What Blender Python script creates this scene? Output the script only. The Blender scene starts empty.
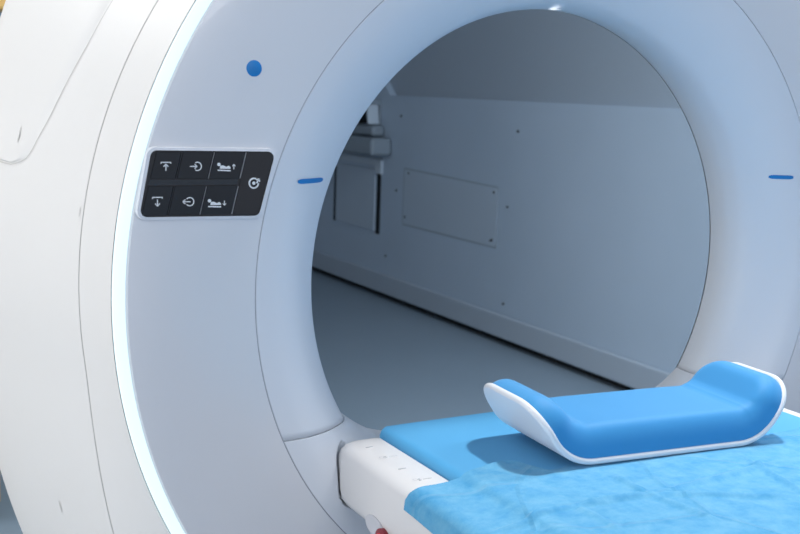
import bpy, bmesh, math, random
from mathutils import Vector, Matrix, noise
random.seed(4)
S = bpy.context.scene
COL = S.collection
ZC = 1.0            # height of the bore centre above the floor
PI = math.pi

# ------------------------------------------------------------------ materials
def mat(name, col, rough=0.4, spec=0.5, coat=0.0, coat_rough=0.1, emit=None, estr=0, sheen=0.0):
    m = bpy.data.materials.new(name); m.use_nodes = True
    b = m.node_tree.nodes['Principled BSDF']
    b.inputs['Base Color'].default_value = (*col, 1)
    b.inputs['Roughness'].default_value = rough
    b.inputs['Specular IOR Level'].default_value = spec
    b.inputs['Coat Weight'].default_value = coat
    b.inputs['Coat Roughness'].default_value = coat_rough
    if sheen:
        b.inputs['Sheen Weight'].default_value = sheen
    if emit:
        b.inputs['Emission Color'].default_value = (*emit, 1)
        b.inputs['Emission Strength'].default_value = estr
    return m

def noisy(m, scale, a, b, detail=4, bump=0.0, bscale=None, dist=0.002, rough=0.55):
    """modulate the base colour with object-space noise, optional fine bump"""
    nt = m.node_tree; bs = nt.nodes['Principled BSDF']
    tc = nt.nodes.new('ShaderNodeTexCoord')
    n = nt.nodes.new('ShaderNodeTexNoise'); n.inputs['Scale'].default_value = scale
    n.inputs['Detail'].default_value = detail; n.inputs['Roughness'].default_value = rough
    nt.links.new(tc.outputs['Object'], n.inputs['Vector'])
    r = nt.nodes.new('ShaderNodeValToRGB')
    r.color_ramp.elements[0].position = .3; r.color_ramp.elements[1].position = .7
    r.color_ramp.elements[0].color = (*a, 1); r.color_ramp.elements[1].color = (*b, 1)
    nt.links.new(n.outputs['Fac'], r.inputs['Fac'])
    nt.links.new(r.outputs['Color'], bs.inputs['Base Color'])
    if bump:
        n2 = nt.nodes.new('ShaderNodeTexNoise'); n2.inputs['Scale'].default_value = bscale or scale
        n2.inputs['Detail'].default_value = 5
        nt.links.new(tc.outputs['Object'], n2.inputs['Vector'])
        bp = nt.nodes.new('ShaderNodeBump'); bp.inputs['Strength'].default_value = bump
        bp.inputs['Distance'].default_value = dist
        nt.links.new(n2.outputs['Fac'], bp.inputs['Height'])
        nt.links.new(bp.outputs['Normal'], bs.inputs['Normal'])
    return m

M = {}
M['face'] = mat('gantry_face_gloss_white', (.70, .72, .76), .28, .5, .35, .06)
M['bezel'] = mat('bezel_satin_white', (.70, .74, .80), .42, .45)
M['fairing'] = mat('fairing_white', (.84, .83, .81), .45, .4)
M['seam'] = mat('seam_shadow_gasket', (.34, .36, .42), .8, .1)
M['seam_light'] = mat('pale_seam_gasket', (.68, .67, .65), .8, .1)
M['ring'] = mat('light_strip_diffuser', (.30, .36, .40), .5, .3, emit=(.80, .95, 1.0), estr=.92)
M['black'] = mat('black_panel_glass', (.004, .005, .007), .10, .4, .1, .03)
M['button'] = mat('black_button', (.008, .010, .013), .2, .35, .0, .1)
M['lip'] = mat('panel_rim_white', (.70, .72, .77), .35, .5)
M['groove'] = mat('panel_groove', (.022, .025, .03), .35, .4)
M['divider'] = mat('panel_divider_grey', (.22, .22, .23), .4, .5)
M['sym'] = mat('symbol_print_white', (.80, .82, .84), .5, .3)
M['blue'] = mat('marker_blue', (.008, .20, .54), .4, .4)
M['halo'] = mat('marker_rim_white', (.85, .88, .93), .4, .4)
M['couch'] = mat('couch_white', (.79, .78, .78), .4, .4)
M['mark'] = mat('scale_print_grey', (.56, .56, .58), .6, .2)
M['red'] = mat('stop_red', (.62, .03, .03), .3, .5, .3, .1)
M['dred'] = mat('stop_dark_red', (.25, .025, .04), .4, .4)
M['recess'] = mat('recess_grey', (.55, .56, .60), .5, .3)
M['matt'] = noisy(mat('mattress_vinyl_blue', (.02, .25, .72), .58, .4, sheen=.08), 6, (.068, .350, .645), (.078, .370, .67), 3)
M['foam'] = mat('pad_foam_blue', (.030, .262, .565), .62, .35, sheen=.2)
M['shell'] = mat('pad_shell_white', (.74, .755, .79), .35, .5)
M['glint'] = mat('lip_glint_glow', (.8, .85, .9), .4, .4, emit=(.95, .97, 1), estr=.8)  # emissive white for the painted highlight on the bore lip
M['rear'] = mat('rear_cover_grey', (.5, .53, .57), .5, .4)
M['wall'] = noisy(mat('wall_panel_grey_blue', (.4, .51, .64), .45, .4), 1.2, (.40, .51, .635), (.43, .54, .67), 3)
M['upper'] = mat('upper_panel_grey', (.33, .405, .49), .35, .5)
M['plate'] = mat('access_plate_grey_blue', (.42, .52, .63), .45, .4)
M['gasket'] = mat('plate_gap_grey', (.30, .375, .46), .6, .2)
M['base'] = mat('baseboard_grey', (.36, .44, .53), .45, .4)
M['dark'] = mat('recess_dark', (.02, .025, .03), .8, .1)
M['screw'] = mat('screw_dark', (.06, .07, .085), .5, .4)
M['shelf'] = mat('shelf_grey', (.24, .30, .36), .45, .4)
M['shelf_l'] = mat('hatch_frame_pale', (.50, .60, .70), .45, .4)
M['floor'] = noisy(mat('floor_vinyl_grey', (.25, .28, .31), .35, .4), 2, (.225, .300, .375), (.24, .315, .39), 4)
M['ceil'] = mat('ceiling_white', (.8, .8, .8), .8, .1)
M['wood'] = noisy(mat('honey_wood', (.6, .33, .08), .45, .4), 5, (.66, .40, .12), (.76, .50, .19), 5)
M['knob'] = mat('knob_steel', (.5, .5, .5), .3, .5)

# drape: thin non-woven cloth, mottled fibres, lets a little of what lies under it through
d = mat('drape_nonwoven_blue', (.1, .5, .85), .75, .25, sheen=.15)
noisy(d, 34, (.045, .315, .60), (.170, .47, .69), 8, bump=.6, bscale=45, dist=.003, rough=.72)
d.node_tree.nodes['Principled BSDF'].inputs['Alpha'].default_value = .9
nt = d.node_tree
tc = [n for n in nt.nodes if n.type == 'TEX_COORD'][0]; bp0 = [n for n in nt.nodes if n.type == 'BUMP'][0]
vo = nt.nodes.new('ShaderNodeTexVoronoi'); vo.feature = 'DISTANCE_TO_EDGE'; vo.inputs['Scale'].default_value = 6.5
wob = nt.nodes.new('ShaderNodeTexNoise'); wob.inputs['Scale'].default_value = 3.0
mx = nt.nodes.new('ShaderNodeMix'); mx.data_type = 'RGBA'; mx.inputs[0].default_value = .12
nt.links.new(tc.outputs['Object'], wob.inputs['Vector']); nt.links.new(tc.outputs['Object'], mx.inputs[6]); nt.links.new(wob.outputs['Color'], mx.inputs[7])
nt.links.new(mx.outputs[2], vo.inputs['Vector'])
cr = nt.nodes.new('ShaderNodeMapRange'); cr.inputs['From Min'].default_value = 0; cr.inputs['From Max'].default_value = .035
cr.inputs['To Min'].default_value = 1; cr.inputs['To Max'].default_value = 0
nt.links.new(vo.outputs['Distance'], cr.inputs['Value'])
bp1 = nt.nodes.new('ShaderNodeBump'); bp1.inputs['Strength'].default_value = .5; bp1.inputs['Distance'].default_value = .0035
nt.links.new(cr.outputs['Result'], bp1.inputs['Height']); nt.links.new(bp0.outputs['Normal'], bp1.inputs['Normal'])
nt.links.new(bp1.outputs['Normal'], nt.nodes['Principled BSDF'].inputs['Normal'])
M['drape'] = d

# ------------------------------------------------------------------ helpers
def link(o, parent=None):
    COL.objects.link(o)
    if parent: o.parent = parent
    return o

def org(o):
    v = Vector((0, 0, 0))
    while o:
        v += o.location; o = o.parent
    return v

def obj(name, verts, faces, m, parent=None, smooth=True, loc=None, autosmooth=None):
    """verts in WORLD coordinates (bore-centred z, ZC is added); linked as one mesh object"""
    base = org(parent) if parent else Vector((0, 0, 0))
    lo = Vector(loc) if loc else Vector((0, 0, 0))
    me = bpy.data.meshes.new(name)
    off = base + lo
    me.from_pydata([Vector((v[0], v[1], v[2] + ZC)) - off for v in verts], [], faces)
    bm = bmesh.new(); bm.from_mesh(me)
    bmesh.ops.remove_doubles(bm, verts=bm.verts, dist=1e-6)
    bmesh.ops.recalc_face_normals(bm, faces=bm.faces)
    bm.to_mesh(me); bm.free()
    me.materials.append(m)
    if smooth:
        for p in me.polygons: p.use_smooth = True
        me.set_sharp_from_angle(angle=math.radians(autosmooth or 40))
    o = bpy.data.objects.new(name, me); o.location = lo
    return link(o, parent)

def bevel(o, w, n=3):
    b = o.modifiers.new('bevel', 'BEVEL'); b.width = w; b.segments = n; b.limit_method = 'ANGLE'
    b.angle_limit = math.radians(35)
    return o

def empty(name, loc, label, cat, group=None):
    o = bpy.data.objects.new(name, None); o.location = loc; o.empty_display_size = .1
    COL.objects.link(o); tag(o, label, cat, group); return o

def tag(o, label, cat, group=None):
    o['label'] = label; o['category'] = cat
    if group: o['group'] = group
    return o

def structure(o):
    o['kind'] = 'structure'; return o

def grid(fn, nu, nv, closeu=False, flip=False):
    V = [fn(i, j) for i in range(nu) for j in range(nv)]
    F = []
    for i in range(nu if closeu else nu - 1):
        for j in range(nv - 1):
            a = i * nv + j; b = ((i + 1) % nu) * nv + j
            F.append((a, b, b + 1, a + 1) if not flip else (a, a + 1, b + 1, b))
    return V, F

def box(x0, x1, y0, y1, z0, z1):
    V = [(x, y, z) for x in (x0, x1) for y in (y0, y1) for z in (z0, z1)]
    F = [(0, 1, 3, 2), (4, 6, 7, 5), (0, 4, 5, 1), (2, 3, 7, 6), (0, 2, 6, 4), (1, 5, 7, 3)]
    return V, F

def prism_y(pts, y0, y1):
    """outline in (x,z) extruded along y"""
    n = len(pts)
    V = [(x, y0, z) for x, z in pts] + [(x, y1, z) for x, z in pts]
    F = [tuple(range(n)), tuple(range(2 * n - 1, n - 1, -1))]
    F += [(i, (i + 1) % n, n + (i + 1) % n, n + i) for i in range(n)]
    return V, F

def prism_x(pts, x0, x1):
    n = len(pts)
    V = [(x0, y, z) for y, z in pts] + [(x1, y, z) for y, z in pts]
    F = [tuple(range(n)), tuple(range(2 * n - 1, n - 1, -1))]
    F += [(i, (i + 1) % n, n + (i + 1) % n, n + i) for i in range(n)]
    return V, F

def merge(*vf):
    V, F = [], []
    for v, f in vf:
        k = len(V); V += list(v); F += [tuple(i + k for i in q) for q in f]
    return V, F

def interp(x, X, Y):
    if x <= X[0]: return Y[0]
    for i in range(1, len(X)):
        if x <= X[i]:
            t = (x - X[i - 1]) / (X[i] - X[i - 1]); return Y[i - 1] + t * (Y[i] - Y[i - 1])
    return Y[-1]

def smooth_curve(P, n=8):
    """Catmull-Rom through a list of tuples"""
    out = []
    for i in range(len(P) - 1):
        p0 = P[max(i - 1, 0)]; p1 = P[i]; p2 = P[i + 1]; p3 = P[min(i + 2, len(P) - 1)]
        for k in range(n):
            t = k / n
            out.append(tuple(.5 * (2 * b + (c - a) * t + (2 * a - 5 * b + 4 * c - e) * t * t + (3 * b - a - 3 * c + e) * t ** 3)
                             for a, b, c, e in zip(p0, p1, p2, p3)))
    out.append(P[-1])
    return out

def round_poly(pts, r, n=6):
    out = []
    N = len(pts)
    for i in range(N):
        p = Vector(pts[i]); a = (Vector(pts[i - 1]) - p).normalized(); b = (Vector(pts[(i + 1) % N]) - p).normalized()
        ang = a.angle(b); dd = r / math.tan(ang / 2)
        c = p + (a + b).normalized() * (r / math.sin(ang / 2))
        s = p + a * dd - c; e = p + b * dd - c
        a0 = math.atan2(s.y, s.x); a1 = math.atan2(e.y, e.x)
        da = (a1 - a0 + PI) % (2 * PI) - PI
        for k in range(n + 1):
            t = a0 + da * k / n
            out.append((c.x + r * math.cos(t), c.y + r * math.sin(t)))
    return out

# ------------------------------------------------------------------ GANTRY
gantry = empty('ct_scanner_gantry', (0, .25, 0),
               'large glossy white ring-shaped scanner gantry with glowing light strip and open bore', 'medical scanner')

PROF = smooth_curve([(.5125, 0.0005), (.48, .006), (.45, .020), (.425, .040), (.408, .060), (.400, .085), (.400, .110), (.405, .136)], 20)
SEAM_Z = -.2065                                 # height of the joint across the bezel
CRADLE = [(-180, .400), (-149.6, .400), (-144.5, .387), (-140.3, .375), (-131, .337), (-118, .298), (-90, .262)]

def lip_radius(deg):
    """deg measured from +x; below the joint the inner edge rises to a shallow cradle"""
    a = ((deg + 180) % 360) - 180
    if a > 0: return .400
    if a > -90: a = -180 - a
    X = [c[0] for c in CRADLE]; Y = [c[1] for c in CRADLE]
    return interp(a, X, Y)

def bez_pt(deg, k, lower):
    r, y = PROF[k]
    if lower:
        rl = lip_radius(deg)
        r = .5125 + (r - .5125) * (.5125 - rl) / .1125
    t = math.radians(deg)
    return r * math.cos(t), y, r * math.sin(t)

def bezel_y(r):
    best = 0
    for k in range(len(PROF) - 1):
        (r0, y0), (r1, y1) = PROF[k], PROF[k + 1]
        if r1 <= r <= r0:
            return y0 + (r0 - r) / (r0 - r1 + 1e-9) * (y1 - y0)
    return best

# upper bezel: for each profile radius the sweep starts and stops at the joint height
NA = 180
def up(i, j):
    r, y = PROF[j]
    a0 = math.degrees(math.asin(SEAM_Z / r))
    deg = a0 + (180 - 2 * a0) * i / (NA - 1)
    t = math.radians(deg)
    return r * math.cos(t), y, r * math.sin(t)
V, F = grid(up, NA, len(PROF))
bz = obj('bezel_ring', V, F, M['bezel'], gantry)
sol = bz.modifiers.new('thickness', 'SOLIDIFY'); sol.thickness = .004; sol.offset = -1
# lower bezel, slightly below the joint
def lo(i, j):
    r, y = PROF[j]
    a0 = math.degrees(math.asin((SEAM_Z - .0010) / r))
    deg = (-180 - a0) + (180 + 2 * a0) * i / (NA - 1)
    return bez_pt(deg, j, True)
NA = 900
V, F = grid(lo, NA, len(PROF))
def nest(p):
    x, y, z = p
    r_ = .03
    qx = abs(x) - (.3810 - r_); qz = abs(z + .2705) - (.0488 - r_)
    dd = math.hypot(max(qx, 0), max(qz, 0)) + min(max(qx, qz), 0) - r_
    t = min(1, max(0, (.0018 - dd) / .0036)); t = t * t * (3 - 2 * t)
    return x, max(y, y + (.0335 - y) * t), z
V = [nest(p) for p in V]
bl = obj('lower_bezel', V, F, M['bezel'], gantry)
sol = bl.modifiers.new('thickness', 'SOLIDIFY'); sol.thickness = .004; sol.offset = -1
# joint gasket between them
for s in (-1, 1):
    def jg(i, j):
        r, y = PROF[i]
        z = SEAM_Z + (.0004 if j in (0, 1) else -.0020)
        y2 = y + (.0012 if j in (0, 3) else .004)
        rr = r + (.001 if j in (0, 3) else .004)
        return s * math.sqrt(rr * rr - z * z), y2, z
    V, F = grid(jg, len(PROF), 4)
    obj('seam', V, F, M['seam'], gantry)

def ring(r0, r1, y0, y1, n=200, a0=0, a1=360):
    """flat annulus with thickness"""
    sec = [(r0, y0), (r1, y0), (r1, y1), (r0, y1), (r0, y0)]
    def f(i, j):
        t = math.radians(a0 + (a1 - a0) * i / n); r, y = sec[j]
        return r * math.cos(t), y, r * math.sin(t)
    return grid(f, n if a1 - a0 == 360 else n + 1, 5, closeu=(a1 - a0 == 360))

V, F = ring(.5120, .5148, .0020, .006)
obj('seam', V, F, M['seam'], gantry)

# front cover: softly domed annulus between bezel and light strip
FC = [(.5141, .0060), (.5141, .0005), (.530, -.0006), (.56, -.0016), (.60, -.0024), (.64, -.0014), (.668, .0012), (.6805, .0040), (.6825, .0070), (.6825, .012)]
def fcf(i, j):
    t = 2 * PI * i / 200; r, y = FC[j]
    return r * math.cos(t), y, r * math.sin(t)
V, F = grid(fcf, 200, len(FC), closeu=True)
obj('front_cover', V, F, M['face'], gantry)

# light strip
LS = [(.6828, .012), (.6832, .0062), (.687, .0048), (.694, .0052), (.6978, .0068), (.6985, .012)]
def lsf(i, j):
    t = 2 * PI * i / 200; r, y = LS[j]
    return r * math.cos(t), y, r * math.sin(t)
V, F = grid(lsf, 200, len(LS), closeu=True)
obj('light_strip', V, F, M['ring'], gantry)

# side fairing, widening towards its foot
YB = [.007, .05, .1, .2, .3, .4, .5]; RB = [.6992, .708, .719, .748, .774, .797, .812]
YBs = smooth_curve(list(zip(YB, RB)), 6)
def fair_r(y, elev):
    b = interp(y, [p[0] for p in YBs], [p[1] for p in YBs])
    t = min(max(0, (-elev - 8) / 19), 2.2)
    b += .039 * t ** 1.6 * interp(y, [.007, .1, .5], [0, 1, 1])
    b += .030 * min(max(0, (elev - 17) / 14), 1.4) * interp(y, [.2, .5], [0, 1])
    return b
def elev_of(t):
    return math.degrees(math.asin(math.sin(t)))
yl = [.010, .010, .03, .06, .0985]
yl2 = [.1009, .13, .17, .21, .25, .29, .33, .37, .41, .45, .48, .495]
NF = 240
def ff(i, j):
    t = 2 * PI * i / NF; y = yl[j]; r = fair_r(y, elev_of(t)) if j else .6988
    if j == 0: y = .014
    return r * math.cos(t), y, r * math.sin(t)
V, F = grid(ff, NF, len(yl), closeu=True)
obj('front_trim_ring', V, F, M['fairing'], gantry)
def fsm(i, j):
    t = 2 * PI * i / NF; y = (.0980, .0980, .1014, .1014)[j]; r = fair_r(y, elev_of(t)) - (.004, .0006, .0006, .004)[j]
    return r * math.cos(t), y, r * math.sin(t)
V, F = grid(fsm, NF, 4, closeu=True)
obj('seam', V, F, M['seam_light'], gantry)
def fb(i, j):
    t = 2 * PI * i / NF; e = elev_of(t)
    if j < len(yl2):
        y = yl2[j]; r = fair_r(y, e)
    else:
        k = j - len(yl2)
        y = (.503, .506, .503)[k]; r = fair_r(.495, e) - (.004, .012, .020)[k]
    return r * math.cos(t), y, r * math.sin(t)
V, F = grid(fb, NF, len(yl2) + 3, closeu=True)
obj('side_fairing', V, F, M['fairing'], gantry)

# rear funnel that opens behind the bore
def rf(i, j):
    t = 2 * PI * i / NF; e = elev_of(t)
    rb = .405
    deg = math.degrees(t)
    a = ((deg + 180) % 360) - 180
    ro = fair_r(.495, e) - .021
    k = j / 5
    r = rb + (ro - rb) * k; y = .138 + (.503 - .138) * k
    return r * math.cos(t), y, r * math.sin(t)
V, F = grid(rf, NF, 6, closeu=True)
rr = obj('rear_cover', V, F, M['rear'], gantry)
# foot
V, F = box(-.62, .62, .10, .46, -1.0, -.80)
bevel(obj('foot', V, F, M['fairing'], gantry, smooth=False), .03)

# raised service lid on the left flank
PE = [(10.85, .318), (11.9, .2745), (14.5, .2506), (17.7, .2308), (24.2, .2085), (30.2, .2026), (38, .197), (48, .192), (60, .19)]
def lid(side):
    NE, NY = 60, 24
    def lf(top):
        def f(i, j):
            e = 10.85 + (60 - 10.85) * (i / (NE - 1)) ** 1.35
            y0 = interp(e, [p[0] for p in PEs], [p[1] for p in PEs])
            y = y0 + (.488 - y0) * j / (NY - 1)
            # edges turn down to the flank
            edge = min(i / 1.0, j / 1.0, (NE - 1 - i) / 1.0, (NY - 1 - j) / 1.0)
            h = .0028 if edge >= 1 else -.001
            r = fair_r(y, e) + h
            t = math.radians(e)
            return -side * r * math.cos(t), y, r * math.sin(t)
        return f
    PEs = smooth_curve(PE, 6)
    return grid(lf(1), NE, NY)
V, F = lid(1)
lidp = obj('service_lid', V, F, M['fairing'], gantry)
# its dark reveal line
PEs = smooth_curve(PE, 8)
path = [(e, y) for e, y in reversed(PEs)] + [(10.80, .34), (10.82, .38), (10.85, .42), (10.85, .46), (10.85, .488)]
def rl(i, j):
    e, y = path[i]
    e2, y2 = path[min(i + 1, len(path) - 1)]; e1, y1 = path[max(i - 1, 0)]
    te, ty = math.radians(e2 - e1) * .77, y2 - y1
    L = math.hypot(te, ty) or 1
    ne, ny = ty / L, -te / L          # pointing away from the lid
    w = (.0002, .0022)[j]
    ee = e - math.degrees(abs(ne) * w / .77); yy = y - abs(ny) * w
    r = fair_r(yy, ee) + .0006
    t = math.radians(ee)
    return -r * math.cos(t), yy, r * math.sin(t)
V, F = grid(rl, len(path), 2)
obj('seam', V, F, M['seam_light'], gantry)
# small slots moulded into the flank
for e, y, de, dy in ((14.0, .3036, .9, .002), (7.9, .1083, .55, .0015), (-26.0, .248, .7, .0022)):
    P = []
    for k in range(12):
        a = 2 * PI * k / 12
        ee = e + de * math.sin(a); yy = y + dy * math.cos(a)
        r = fair_r(yy, ee) + (.0040 if e > 12 else .0008); t = math.radians(ee)
        P.append((-r * math.cos(t), yy, r * math.sin(t)))
    obj('latch_slot', P, [tuple(range(12))], M['seam_light'], gantry)

# blue laser marks on both sides of the bezel
for x0, x1 in ((-.4545, -.4055), (.4175, .4560)):
    n = 14; h = .0033
    def lm(i, j):
        x = x0 + (x1 - x0) * i / (n - 1)
        c = min(i, n - 1 - i)
        hh = h * (.45 if c == 0 else .85 if c == 1 else 1)
        z = .1455 + (-hh, hh)[j]
        r = math.hypot(x, z)
        return x, bezel_y(r) - .0011, z
    V, F = grid(lm, n, 2)
    o = obj('laser_mark', V, F, M['blue'], gantry)
    o['label'] = 'blue level line on the left of the bore' if x0 < 0 else 'blue level line on the right of the bore'
# painted glint: small glowing tab for a highlight on top of the bore lip
V, F = [], []
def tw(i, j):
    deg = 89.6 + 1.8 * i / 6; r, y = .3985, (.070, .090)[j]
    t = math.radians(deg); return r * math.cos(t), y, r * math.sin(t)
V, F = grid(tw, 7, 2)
obj('lip_glint', V, F, M['glint'], gantry)

def disc(cx, cz, r, y0, y1, n=32, dome=0):
    V = [(cx + r * math.cos(2 * PI * k / n), y1, cz + r * math.sin(2 * PI * k / n)) for k in range(n)]
    V += [(cx + r * math.cos(2 * PI * k / n), y0, cz + r * math.sin(2 * PI * k / n)) for k in range(n)]
    V += [(cx + .8 * r * math.cos(2 * PI * k / n), y0 - dome, cz + .8 * r * math.sin(2 * PI * k / n)) for k in range(n)]
    F = [(k, (k + 1) % n, n + (k + 1) % n, n + k) for k in range(n)]
    F += [(n + k, n + (k + 1) % n, 2 * n + (k + 1) % n, 2 * n + k) for k in range(n)]
    F += [tuple(range(2 * n, 3 * n))]
    return V, F
V, F = disc(-.5208, .290, .0123, -.0016, .003)
ind = obj('indicator_rim', V, F, M['halo'], gantry)
V, F = disc(-.5208, .290, .0103, -.0026, .001, dome=.0008)
o = obj('indicator_lens', V, F, M['blue'], ind); o['label'] = 'round blue lens'

# ---- control panel
Y0 = -.0050
panel = round_poly([(-.6535, .1865), (-.4910, .1855), (-.5125, .1030), (-.6685, .1045)], .0085, 7)
cx = sum(p[0] for p in panel) / len(panel); cz = sum(p[1] for p in panel) / len(panel)
rimp = round_poly([(-.6580, .1910), (-.4858, .1900), (-.5083, .0985), (-.6740, .1000)], .0125, 7)
n = len(rimp)
V = [(x, -.0060, z) for x, z in panel] + [(x, -.0055, z) for x, z in [(cx + (a - cx) * .2 + (c - cx) * .8, cz + (b - cz) * .2 + (e - cz) * .8) for (a, b), (c, e) in zip(panel, rimp)]] \
    + [(x, .0015, z) for x, z in rimp] + [(x, .0010, z) for x, z in panel]
F = []
for a in range(3):
    F += [(a * n + k, a * n + (k + 1) % n, (a + 1) * n + (k + 1) % n, (a + 1) * n + k) for k in range(n)]
F += [(3 * n + k, 3 * n + (k + 1) % n, (k + 1) % n, k) for k in range(n)]
rim = obj('panel_rim', V, F, M['lip'], gantry)
V, F = prism_y(panel, -.0048, .0010)
cp = obj('control_panel', V, F, M['black'], gantry, smooth=False)
cp['label'] = 'glossy black touch panel with white symbols'
# slanted key borders
def slx(x_top, z):      # x of a slanted line that passes x_top at z=.183
    return x_top - (.183 - z) * .235
cols = [-.6525, -.6150, -.5735, -.5315]
zt0, zt1, zb0, zb1 = .1512, .1850, .1065, .1425
def key(x0, x1, za, zb, off0=0, g=.0012):
    return round_poly([(slx(x0, zb) + g, zb), (slx(x1, zb) - g, zb), (slx(x1, za) - g, za), (slx(x0, za) + g, za)], .0012, 3)
for c in range(3):
    V, F = prism_y(key(cols[c] + (.004 if c == 0 else 0), cols[c + 1], zt0, zt1 - .0005), -.0062, -.0040)
    bevel(obj('button', V, F, M['button'], cp, smooth=False), .0005, 2)
    V, F = prism_y(key(cols[c] + (.004 if c == 0 else 0), cols[c + 1], zb0 - .0003, zb1), -.0062, -.0040)
    bevel(obj('button', V, F, M['button'], cp, smooth=False), .0005, 2)
big = round_poly([(slx(cols[3], .185) + .0015, .1848), (-.4930, .1846), (-.5140, .1046), (slx(cols[3], .1045) + .0015, .1050)], .0045, 5)
V, F = prism_y(big, -.0060, -.0040)
o = bevel(obj('button', V, F, M['black'], cp, smooth=False), .0005, 2); o['label'] = 'tall black key at the right end'
# groove bar between the rows
V, F = prism_y([(slx(-.6525, .1505) + .004, .1500), (slx(-.5335, .15), .1500), (slx(-.5335, .1437), .1437), (slx(-.6525, .1437) + .004, .1437)], -.0054, -.0040)
obj('groove', V, F, M['groove'], cp, smooth=False)
for c, za, zb in ((1, .1515, .184), (2, .1515, .184), (3, .1515, .184), (1, .106, .1415), (2, .106, .1415), (3, .106, .1415)):
    w = .00045 if c < 3 else .0007
    V, F = prism_y([(slx(cols[c], zb) - w, zb), (slx(cols[c], zb) + w, zb), (slx(cols[c], za) + w, za), (slx(cols[c], za) - w, za)], -.0060, -.0040)
    obj('divider', V, F, M['divider'] if c > 1 else M['groove'], cp, smooth=False)

YS = (-.0068, -.0058)
def bar2(x0, z0, x1, z1, w):
    a = Vector((x0, z0)); b = Vector((x1, z1)); d_ = (b - a).normalized(); nn = Vector((-d_.y, d_.x)) * w / 2
    return prism_y([tuple(a + nn), tuple(b + nn), tuple(b - nn), tuple(a - nn)], *YS)
def arc2(cx, cz, r, a0, a1, w, n=20):
    P = [(cx + (r + w / 2) * math.cos(math.radians(a0 + (a1 - a0) * k / n)), cz + (r + w / 2) * math.sin(math.radians(a0 + (a1 - a0) * k / n))) for k in range(n + 1)]
    Q = [(cx + (r - w / 2) * math.cos(math.radians(a0 + (a1 - a0) * k / n)), cz + (r - w / 2) * math.sin(math.radians(a0 + (a1 - a0) * k / n))) for k in range(n + 1)]
    V, F = [], []
    for k in range(n):
        V2, F2 = prism_y([P[k], P[k + 1], Q[k + 1], Q[k]], *YS)
        V, F = merge((V, F), (V2, F2))
    return V, F
def dot2(cx, cz, r, n=14):
    return prism_y([(cx + r * math.cos(2 * PI * k / n), cz + r * math.sin(2 * PI * k / n)) for k in range(n)], *YS)
def arrow(x, z, dx, dz, L, w, hd):
    a = Vector((x, z)); d_ = Vector((dx, dz)); p = Vector((-dz, dx)); tip = a + d_ * L
    return merge(bar2(*a, *tip, w), bar2(*(tip + d_ * .0004), *(tip - d_ * hd + p * hd), w), bar2(*(tip + d_ * .0004), *(tip - d_ * hd - p * hd), w))
def lying(cx, cz, sgn):
    """figure lying on a table with a small arrow beside it"""
    parts = [bar2(cx - .0105, cz - .0042, cx + .0065, cz - .0050, .0016),
             dot2(cx - .0090, cz + .0030, .0022),
             prism_y([(cx - .0070, cz + .0016), (cx - .0030, cz + .0018), (cx + .0010, cz - .0002), (cx + .0040, cz + .0014), (cx + .0062, cz - .0004), (cx + .0064, cz - .0026), (cx - .0078, cz - .0024)], *YS),
             arrow(cx + .0108, cz - sgn * .0030, 0, sgn, .0058, .0010, .0020)]
    return merge(*parts)
W = .0012
syms = [
    merge(bar2(-.6420, .1718, -.6290, .1718, W), bar2(-.6416, .1718, -.6416, .1700, W), bar2(-.6294, .1718, -.6294, .1700, W), arrow(-.6355, .1612, 0, 1, .0082, W, .0030)),
    merge(arc2(-.5955, .1668, .0052, -120, 120, W), arrow(-.6050, .1668, 1, 0, .0088, W, .0028)),
    lying(-.5585, .1662, 1),
    merge(arc2(-.5205, .1452, .0062, 60, 360, .0019), dot2(-.5205, .1452, .0022), arrow(-.5168, .1450, .5, .866, .0062, .0017, .0026)),
    merge(bar2(-.6525, .1288, -.6395, .1288, W), bar2(-.6521, .1288, -.6521, .1270, W), bar2(-.6399, .1288, -.6399, .1270, W), arrow(-.6460, .1262, 0, -1, .0080, W, .0030)),
    merge(arc2(-.6050, .1228, .0052, -140, 140, W), arrow(-.6040, .1228, -1, 0, .0095, W, .0028)),
    lying(-.5705, .1205, -1),
]
for v, f in syms:
    obj('symbol', v, f, M['sym'], cp, smooth=False)

# ------------------------------------------------------------------ COUCH
couch = empty('patient_couch', (0, -1.0, 0),
              'white scanner patient couch with raised side rails running into the bore', 'patient table')
HX, RT, TB, BT = .3835, -.2190, -.240, -.322      # half width, rail top, trough, bottom
half = [(0, TB), (.3205, TB), (.3205, RT - .003), (.3225, RT), (.345, RT), (.362, RT - .001), (.372, RT - .004), (.379, RT - .010), (.3825, RT - .018), (HX, RT - .03),
        (HX - .0005, -.285), (.380, -.300), (.372, -.311), (.358, -.319), (.335, -.323), (.30, BT), (0, BT)]
sec = [(-x, z) for x, z in reversed(half[1:-1])]
sec = half + sec
zm = -.275
def cs(i, j):
    ylist = [(-2.1, .0), (-2.09, .0), (.0, 0.0), (.005, .0026), (.017, .0044), (.024, .008), (.028, .013)]
    y, ins = ylist[i]
    x, z = sec[j % len(sec)]
    return x * (1 - ins / HX), y, zm + (z - zm) * (1 - ins / .052) if z < zm or abs(x) > .3204 else z - ins * .2
V, F = grid(cs, 7, len(sec) + 1)
N1 = len(sec) + 1
F += [tuple(range(0, len(sec))), tuple(range(6 * N1, 6 * N1 + len(sec)))]
obj('table_top', V, F, M['couch'], couch, autosmooth=50)
# pedestal
V, F = box(-.24, .24, -1.85, -.75, -.92, BT - .002)
bevel(obj('pedestal', V, F, M['couch'], couch, smooth=False), .03)
V, F = box(-.36, .36, -2.05, -.55, -1.0, -.92)
bevel(obj('foot', V, F, M['couch'], couch, smooth=False), .02)
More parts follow.
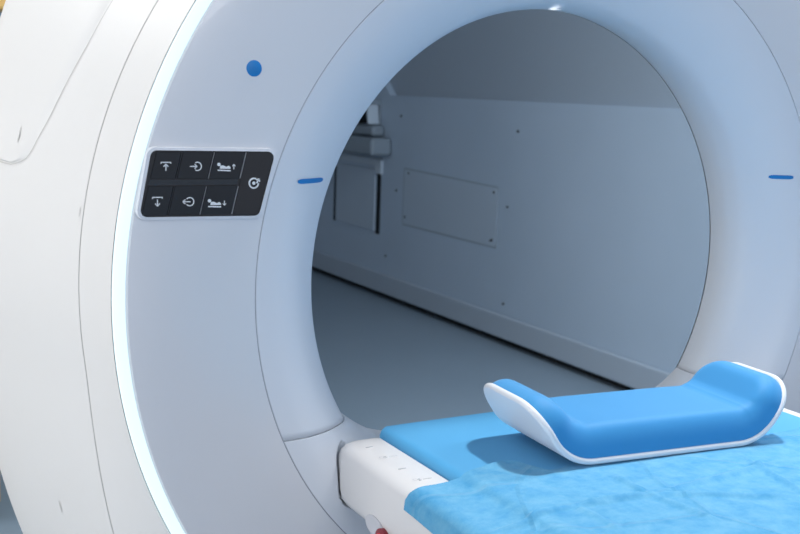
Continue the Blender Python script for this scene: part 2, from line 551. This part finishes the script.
# faint printed scale on the left rail: dashes and small round pictograms
def flat(x0, x1, y, w, z=RT + .0004):
    return box(x0, x1, y - w / 2, y + w / 2, z - .001, z)
zz = RT + .0004
def ringflat(cx, cy, r, w=.0009, n=14):
    V = [(cx + (r + s) * math.cos(2 * PI * k / n), cy + (r + s) * math.sin(2 * PI * k / n), zz) for s in (0, -w) for k in range(n)]
    return V, [(k, (k + 1) % n, n + (k + 1) % n, n + k) for k in range(n)]
for y in (-.030, -.126):
    V, F = flat(-.3600, -.3490, y, .0016)
    o = obj('scale_mark', V, F, M['mark'], couch, smooth=False)
for y in (-.0785, -.1725):
    V, F = merge(flat(-.3490, -.3370, y, .0014), ringflat(-.3600, y + .0015, .0034), flat(-.3562, -.3525, y + .003, .0011), flat(-.3562, -.3525, y - .0012, .0011))
    o = obj('scale_mark', V, F, M['mark'], couch, smooth=False)

def side_disc(cy, cz, ry, rz, x0, x1, n=36, dome=0):
    V = [(x1, cy + ry * math.cos(2 * PI * k / n), cz + rz * math.sin(2 * PI * k / n)) for k in range(n)]
    V += [(x0, cy + ry * math.cos(2 * PI * k / n), cz + rz * math.sin(2 * PI * k / n)) for k in range(n)]
    V += [(x0 - dome, cy + .78 * ry * math.cos(2 * PI * k / n), cz + .78 * rz * math.sin(2 * PI * k / n)) for k in range(n)]
    F = [(k, (k + 1) % n, n + (k + 1) % n, n + k) for k in range(n)]
    F += [(n + k, n + (k + 1) % n, 2 * n + (k + 1) % n, 2 * n + k) for k in range(n)]
    F += [tuple(range(2 * n, 3 * n))]
    return V, F
# ------- stop button on the side skirt
V, F = side_disc(-.106, -.3005, .024, .013, -HX - .0004, -HX + .012)
rc = obj('button_recess', V, F, M['recess'], couch)
V, F = side_disc(-.132, -.316, .017, .021, -HX - .003, -HX + .01, dome=.001)
sb = obj('stop_button', V, F, M['dred'], couch); sb['label'] = 'red stop button with dark rim'
V, F = side_disc(-.1325, -.3165, .0128, .016, -HX - .005, -HX + .01, dome=.002)
obj('button_cap', V, F, M['red'], sb)
V, F = side_disc(-.1330, -.3175, .0062, .009, -HX - .0076, -HX + .01, dome=.0004)
obj('cap_mark', V, F, M['recess'], sb)

# ------------------------------------------------------------------ MATTRESS
MX, ME = .3180, .021
def mat_top(x, y):
    """top of the mattress"""
    ax = abs(x)
    z = -.2040 - .0025 * (ax / MX) ** 2
    e = .012
    dx = MX - ax; dy = ME - y
    dd = e * 10
    if dx < e or dy < e:
        a = max(0, e - dx) / e; b = max(0, e - dy) / e
        q = min(1, math.hypot(a, b))
        z -= .0125 * (1 - math.sqrt(max(0, 1 - q * q)))
    return z
def clampc(x, y):
    """round the plan corners of the end"""
    r = .014
    cx_ = MX - r; cy_ = ME - r
    if abs(x) > cx_ and y > cy_:
        vx, vy = abs(x) - cx_, y - cy_
        L = max(vx, vy); H = math.hypot(vx, vy)
        if H > 0: vx, vy = vx * L / H, vy * L / H
        return math.copysign(cx_ + vx, x), cy_ + vy
    return x, y
xs = [-MX + .017 * (1 - math.cos(PI / 2 * k / 7)) for k in range(8)]
xs += [-.29 + .58 * k / 14 for k in range(15)] + [-v for v in reversed(xs)]
ys = [ME - .017 * (1 - math.cos(PI / 2 * k / 7)) for k in range(8)] + [-.01 - .03 * k for k in range(14)] + [-.5, -.9, -1.4, -2.0]
def mtf(i, j):
    x, y = clampc(xs[i], ys[j]); return x, y, mat_top(xs[i], ys[j])
V, F = grid(mtf, len(xs), len(ys))
nx, ny = len(xs), len(ys)
# skirt down to the trough and a bottom
loop = [i * ny for i in range(nx)] + [(nx - 1) * ny + j for j in range(1, ny)] + [i * ny + ny - 1 for i in range(nx - 2, -1, -1)] + [j for j in range(ny - 2, 0, -1)]
k0 = len(V)
V += [(V[k][0], V[k][1], TB + .0012) for k in loop]
L = len(loop)
F += [(loop[k], loop[(k + 1) % L], k0 + (k + 1) % L, k0 + k) for k in range(L)] + [tuple(range(k0, k0 + L))]
mt = obj('couch_mattress', V, F, M['matt'], None, loc=(0, -1.0, ZC + TB + .0012))
tag(mt, 'smooth bright blue vinyl mattress lying between the white couch rails', 'mattress')

# ------------------------------------------------------------------ DRAPE
prof = [(-.3880, -.247), (-.3875, -.240), (-.3865, -.232), (-.381, -.2225), (-.372, -.2170), (-.355, -.2160), (-.334, -.2150), (-.3205, -.2120), (-.309, -.2052), (-.290, -.2038)]
prof = smooth_curve(prof, 4)
mid = [(-.290 + .58 * k / 170, None) for k in range(1, 170)]
PR = prof + [(x, mat_top(x, -1) + .0022) for x, _ in mid] + [(-x, z) for x, z in reversed(prof)]
EX = [-.389, -.376, -.355, -.33, -.316, -.287, -.253, -.232, -.220, -.208, -.190, -.167, -.14, -.10, .0, .08, .153, .206, .247, .30, .389]
EY = [-.196, -.207, -.207, -.208, -.212, -.209, -.202, -.206, -.226, -.246, -.246, -.238, -.232, -.225, -.228, -.235, -.250, -.245, -.240, -.236, -.230]
ES = smooth_curve(list(zip(EX, EY)), 6)
creases = [  # (x0,y0,x1,y1,height,width)
    (-.38, -.365, -.255, -.362, .0022, .007), (-.255, -.362, -.146, -.374, .0026, .007), (-.146, -.374, .10, -.345, .0014, .008),
    (-.146, -.300, -.150, -.372, .0018, .007), (-.150, -.372, -.135, -.47, .0016, .007), (-.146, -.374, .02, -.455, .0020, .007),
    (.06, -.300, .03, -.46, .0018, .007), (-.254, -.365, -.250, -.45, .0012, .007), (.08, -.40, .35, -.37, .0018, .008),
    (-.2, -.56, .35, -.53, .003, .012)]
def cre(x, y):
    h = 0
    for x0, y0, x1, y1, a, w in creases:
        dx, dy = x1 - x0, y1 - y0; L2 = dx * dx + dy * dy
        t = ((x - x0) * dx + (y - y0) * dy) / L2
        tc = min(1, max(0, t)); dd = math.hypot(x - x0 - tc * dx, y - y0 - tc * dy)
        h += a * max(0, 1 - dd / (w * 1.1)) * min(1, 4 * min(tc + .05, 1.05 - tc))
    return h
PAD_C = (-.019, -.185)
def under_pad(x, y):
    u = (abs(x - PAD_C[0]) - .165) / .05; v = (abs(y - PAD_C[1]) - .075) / .03
    return min(1, max(0, max(u, v)))
NY = 330
def drf(i, j):
    x, z = PR[i]
    y0 = interp(x, [e[0] for e in ES], [e[1] for e in ES])
    t = j / (NY - 1)
    y = y0 + (-1.95 - y0) * (t ** 1.9)
    f = under_pad(x, y)
    hang = min(1, max(0, (.372 - abs(x)) / .03))
    nz = noise.noise(Vector((x * 9, y * 9, 1.3))) * .0022 + noise.noise(Vector((x * 24, y * 20, 5))) * .0012 + noise.noise(Vector((x * 60, y * 55, 9))) * .0005
    h = max(0, nz + .0018 + cre(x, y) * 3.0) * f * (.25 + .75 * hang)
    # the front hem lifts a little in waves beside the pad
    hem = math.exp(-(y0 - y) / .012)
    h += hem * .0016 * (1 + math.sin(x * 46 + 1)) * f
    sgn = -1 if x < 0 else 1
    side = (1 - hang)
    wx = side * (.0012 + .0010 * math.sin(y * 31) + .0012 * noise.noise(Vector((y * 12, z * 20, 2))))
    zz_ = z + max(0, h)
    if abs(x) > .3855: zz_ = z - .004 * side * (math.sin(y * 9 + .5) * .5) - .02 * max(0, min(1, (-.2 - y) / .3))
    return x + sgn * wx, y, zz_
V, F = grid(drf, len(PR), NY)
dr = obj('drape_sheet', V, F, M['drape'], None, loc=(0, -1.0, ZC - .2), autosmooth=180)
so = dr.modifiers.new('thickness', 'SOLIDIFY'); so.thickness = .0006; so.offset = 1
tag(dr, 'thin crinkled light blue disposable sheet spread over the couch mattress and rails', 'disposable sheet')

# ------------------------------------------------------------------ PAD (shell + foam saddle)
PW, PSF, PBR, PANG, PSL = .083, .119, .078, math.radians(56), .057
Smax = PSF + PBR * PANG + PSL
def pcurve(s):
    a = abs(s); sg = 1 if s >= 0 else -1
    if a <= PSF: return sg * a, 0.0, 0.0, 1.0
    if a <= PSF + PBR * PANG:
        t = (a - PSF) / PBR
        return sg * (PSF + PBR * math.sin(t)), PBR * (1 - math.cos(t)), -sg * math.sin(t), math.cos(t)
    t = a - PSF - PBR * PANG
    return (sg * (PSF + PBR * math.sin(PANG) + t * math.cos(PANG)), PBR * (1 - math.cos(PANG)) + t * math.sin(PANG),
            -sg * math.sin(PANG), math.cos(PANG))
CR = .050
def halfw(s, ins=0):
    a = abs(s); r = CR - ins; S_ = Smax - ins; w = PW - ins
    k = a - (S_ - r)
    if k <= 0: return w
    return w - r + math.sqrt(max(0, r * r - k * k))
def sdist(s, v):
    """distance inside the rounded-rectangle outline"""
    qx = abs(s) - (Smax - CR); qy = abs(v) - (PW - CR)
    return -(math.hypot(max(qx, 0), max(qy, 0)) + min(max(qx, qy), 0) - CR)
def foam_dist(s, v, ie, iv):
    qx = abs(s) - (Smax - CR); qy = abs(v) - (PW - iv - (CR - ie))
    return -(math.hypot(max(qx, 0), max(qy, 0)) + min(max(qx, qy), 0) - (CR - ie))
ROT = math.radians(-4.0)
PZ = mat_top(0, -1) + .0040
def pad_pt(s, v, h):
    x, z, nx_, nz_ = pcurve(s)
    x += nx_ * h; z += nz_ * h
    c, sn = math.cos(ROT), math.sin(ROT)
    return PAD_C[0] + x * c - v * sn, PAD_C[1] + x * sn + v * c, PZ + z
pad = empty('positioning_pad', (PAD_C[0], PAD_C[1], ZC + PZ),
            'saddle-shaped blue foam support pad in a white shell with upturned ends, on the couch', 'support pad')
NS, NV = 121, 45
def spar(i, n):      # dense near ends
    u = -1 + 2 * i / (n - 1)
    return math.copysign(1 - (1 - abs(u)) ** 1.5, u)
ST = .0092
def shell(h0, h1):
    def f(side):
        def g(i, j):
            s = Smax * spar(i, NS)
            v = halfw(s) * spar(j, NV)
            dd = sdist(s, v)
            e = .0045
            q = max(0, 1 - dd / e)
            mid_ = (h0 + h1) / 2; hh = (h1 - h0) / 2
            return pad_pt(s, v, mid_ + side * hh * math.sqrt(max(0, 1 - q * q)))
        return g
    a = grid(f(1), NS, NV); b = grid(f(-1), NS, NV, flip=True)
    return merge(a, b)
V, F = shell(0, ST)
obj('shell', V, F, M['shell'], pad, autosmooth=70)
def foam_T(s):
    a = abs(s)
    return interp(a, [0, PSF - .03, PSF + .04, PSF + PBR * PANG, Smax], [.043, .043, .041, .036, .028])
def fm(side):
    def g(i, j):
        ie, iv = .0062, .0026
        s = (Smax - ie) * spar(i, NS)
        v = (halfw(s, ie) + ie - iv) * spar(j, NV)
        dd = foam_dist(s, v, ie, iv)
        if side < 0: return pad_pt(s, v, ST - .0012)
        T = foam_T(s)
        e = .026
        q = max(0, 1 - max(dd, 0) / e)
        h = T * (max(0, 1 - q ** 2.6)) ** (1 / 2.2)
        # soft crown falls away to the middle of the wings
        return pad_pt(s, v, ST - .0012 + h)
    return g
V, F = merge(grid(fm(1), NS, NV), grid(fm(-1), NS, NV, flip=True))
obj('foam_cushion', V, F, M['foam'], pad, autosmooth=80)

# ------------------------------------------------------------------ ROOM
XW = 2.114
def room(name, vf, m, parent=None):
    o = obj(name, vf[0], vf[1], m, parent, smooth=False)
    if not parent: structure(o)
    return o
fl = room('floor', box(-3.6, 2.45, -4.2, 7.6, -1.10, -1.0), M['floor'])
wr = room('wall_right', box(XW, 2.40, -4.2, 7.5, -.955, .232), M['wall'])
room('recess_strip', box(XW + .03, 2.40, -4.2, 7.5, -1.0, -.955), M['dark'], wr)
# upper part: darker inset panel with a chamfered far corner, masonry beyond
room('upper_panel', box(XW + .045, 2.40, -4.2, 5.3, .232, 1.72), M['upper'], wr)
room('upper_wall', prism_x([(4.655, .232), (4.90, .45), (4.90, 1.72), (7.5, 1.72), (7.5, .232)], XW, XW + .044), M['wall'], wr)
bb = room('baseboard_right', prism_x([(-4.2, -.966), (7.5, -.966), (7.5, -.845), (-4.2, -.845)], XW - .022, XW - .0005), M['base'])
bevel(bb, .012, 3)
room('wall_back', box(-3.6, 2.40, 7.5, 7.6, -1.0, 1.72), M['wall'])
room('wall_left', box(-3.7, -3.6, -4.2, 7.6, -1.0, 1.72), M['ceil'])
room('ceiling', box(-3.7, 2.45, -4.2, 7.6, 1.72, 1.80), M['ceil'])

# flush access plate and its screws
V, F = prism_x(round_poly([(3.425, -.2025), (4.447, -.1825), (4.447, -.5215), (3.425, -.5215)], .014, 4), XW - .0012, XW + .001)
obj('plate_gasket', V, F, M['gasket'], wr, smooth=False)
V, F = prism_x(round_poly([(3.435, -.212), (4.437, -.192), (4.437, -.512), (3.435, -.512)], .012, 4), XW - .0025, XW + .002)
pl = bevel(obj('access_plate', V, F, M['plate'], wr, smooth=False), .0015, 2)
for y, z in ((4.50, .115), (3.28, .085), (3.47, -.235), (3.34, -.295), (3.48, -.485), (4.53, -.325), (4.41, -.47), (4.385, -.212), (3.335, -.79), (4.64, -.735), (3.465, -.48)):
    n = 12
    V = [(XW - .0065, y + .0062 * math.cos(2 * PI * k / n), z + .0062 * math.sin(2 * PI * k / n)) for k in range(n)] + \
        [(XW - .001, y + .0072 * math.cos(2 * PI * k / n), z + .0072 * math.sin(2 * PI * k / n)) for k in range(n)]
    F = [tuple(range(n))] + [(k, (k + 1) % n, n + (k + 1) % n, n + k) for k in range(n)]
    obj('screw', V, F, M['screw'], wr)
# hatch with dark side slots, further along the wall
V, F = box(XW - .010, XW + .001, 4.80, 5.36, -.60, -.22)
bevel(obj('hatch', V, F, M['plate'], wr, smooth=False), .003, 2)
for y0, y1, za, zb in ((4.735, 4.785, -.615, -.245), (5.365, 5.405, -.605, -.245)):
    V, F = box(XW - .003, XW + .001, y0, y1, za, zb)
    obj('slot', V, F, M['dark'], wr, smooth=False)
V, F = merge(box(XW - .016, XW + .001, 4.715, 5.9, -.195, -.155), box(XW - .016, XW + .001, 4.715, 4.79, -.245, -.195))
bevel(obj('hatch_frame', V, F, M['shelf_l'], wr, smooth=False), .002, 2)

# wall cabinet with two stepped ledges, seen behind the left edge of the bore
cab = empty('wall_cabinet', (XW - .10, 5.2, ZC - .13), 'grey cabinet with dark niche above two stepped ledges, on the far wall', 'wall cabinet')
XF = XW - .002
V, F = merge(box(XF - .10, XF, 4.76, 5.75, .175, .200), box(XF - .012, XF, 4.76, 5.75, .05, .175))
bevel(obj('hood', V, F, M['shelf'], cab, smooth=False), .004, 2)
V, F = box(XF - .018, XF - .0125, 4.80, 5.74, .055, .172)
obj('niche', V, F, M['dark'], cab, smooth=False)
V, F = prism_x([(4.765, .055), (4.80, .172), (4.765, .172), (4.745, .055)], XF - .09, XF - .0185)
bevel(obj('bracket', V, F, M['shelf_l'], cab, smooth=False), .004, 2)
for xa, y0, za, zb in ((.085, 4.70, -.018, .048), (.14, 4.60, -.128, -.022)):
    V, F = box(XF - xa, XF, y0, 5.78, za, zb)
    bevel(obj('ledge', V, F, M['shelf'], cab, smooth=False), .022, 4)

# honey-coloured wooden cupboard glimpsed past the left flank
cup = empty('wooden_cupboard', (-.90, 2.05, 0), 'tall honey-coloured wooden cupboard glimpsed past the left flank of the scanner', 'cupboard')
V, F = box(-1.20, -.558, 1.875, 2.30, -.94, .44)
bevel(obj('carcass', V, F, M['wood'], cup, smooth=False), .006, 2)
for x0, x1 in ((-1.195, -.880), (-.874, -.562)):
    V, F = box(x0, x1, 1.853, 1.874, -.92, .425)
    dd_ = bevel(obj('door', V, F, M['wood'], cup, smooth=False), .004, 2)
    xk = x1 - .04 if x0 < -1 else x0 + .04
    V, F = disc(xk, 0.0, .015, 1.835, 1.853, n=20, dome=.003)
    obj('knob', V, F, M['knob'], dd_)
V, F = box(-1.25, -.511, 1.83, 2.32, .4405, .53)
bevel(obj('cornice', V, F, M['wood'], cup, smooth=False), .01, 2)
V, F = box(-1.18, -.57, 1.90, 2.28, -1.0, -.94)
obj('plinth', V, F, M['wood'], cup, smooth=False)

# ------------------------------------------------------------------ LIGHT
def area(name, loc, target, size, power, col=(1, 1, 1), size_y=None, shape=None, spread=None):
    l = bpy.data.lights.new(name, 'AREA'); l.energy = power; l.color = col; l.size = size
    if size_y: l.shape = 'RECTANGLE'; l.size_y = size_y
    if shape: l.shape = shape
    if spread: l.spread = math.radians(spread)
    o = bpy.data.objects.new(name, l); COL.objects.link(o)
    o.location = loc
    dv = Vector(target) - Vector(loc)
    o.rotation_euler = dv.to_track_quat('-Z', 'Y').to_euler()
    return o
area('ceiling_downlight', (.37, -.02, 2.68), (.05, -.25, .8), .13, 34, (1, .98, .95), shape='DISK')
area('fill_flank_left', (-1.5, 1.4, 2.5), (-.75, .4, 1.35), .8, 13, (1, .985, .95), .6)  # added fill aimed at the service lid, no fixture overhead
area('fill_side_left', (-3.55, .1, .95), (0, .1, .65), 2.6, 60, (1, .97, .94), 1.8)  # added fill for the flank and couch side; the left wall has no opening
area('fill_front', (-.6, -3.3, 2.68), (-.2, 0, 1.0), 1.6, 26, (1, .98, .97), 1.0)  # added fill behind the camera to lift the gantry face
area('fill_back_room', (1.45, .25, 2.68), (1.8, 1.4, .6), .6, 66, (.81, .905, 1), .6)  # added cool fill to brighten wall and floor behind the bore
w = bpy.data.worlds.new('world'); S.world = w; w.use_nodes = True
w.node_tree.nodes['Background'].inputs['Color'].default_value = (.74, .81, .97, 1)
w.node_tree.nodes['Background'].inputs['Strength'].default_value = 1.02

# ------------------------------------------------------------------ CAMERA
def cam_axes(yaw, pitch, roll):
    y, p, r = map(math.radians, (yaw, pitch, roll))
    fw = Vector((math.sin(y) * math.cos(p), math.cos(y) * math.cos(p), math.sin(p)))
    rt = Vector((math.cos(y), -math.sin(y), 0)); upv = rt.cross(fw)
    return rt * math.cos(r) + upv * math.sin(r), upv * math.cos(r) - rt * math.sin(r), fw
rt, upv, fw = cam_axes(28.4549, -8.9817, 2.0089)
cd = bpy.data.cameras.new('camera'); cam = bpy.data.objects.new('camera', cd); COL.objects.link(cam)
mw = Matrix((rt, upv, -fw)).transposed().to_4x4()
mw.translation = Vector((-1.0381, -1.3618, .2706 + ZC))
cam.matrix_world = mw
cd.sensor_width = 36; cd.lens = 1125.293 * 36 / 800; cd.clip_start = .01
cd.dof.use_dof = True; cd.dof.focus_distance = 1.62; cd.dof.aperture_fstop = 9
S.camera = cam

S.view_settings.view_transform = 'Standard'; S.view_settings.look = 'None'
S.view_settings.gamma = 1; S.view_settings.use_curve_mapping = False
S.view_settings.exposure = 0.0
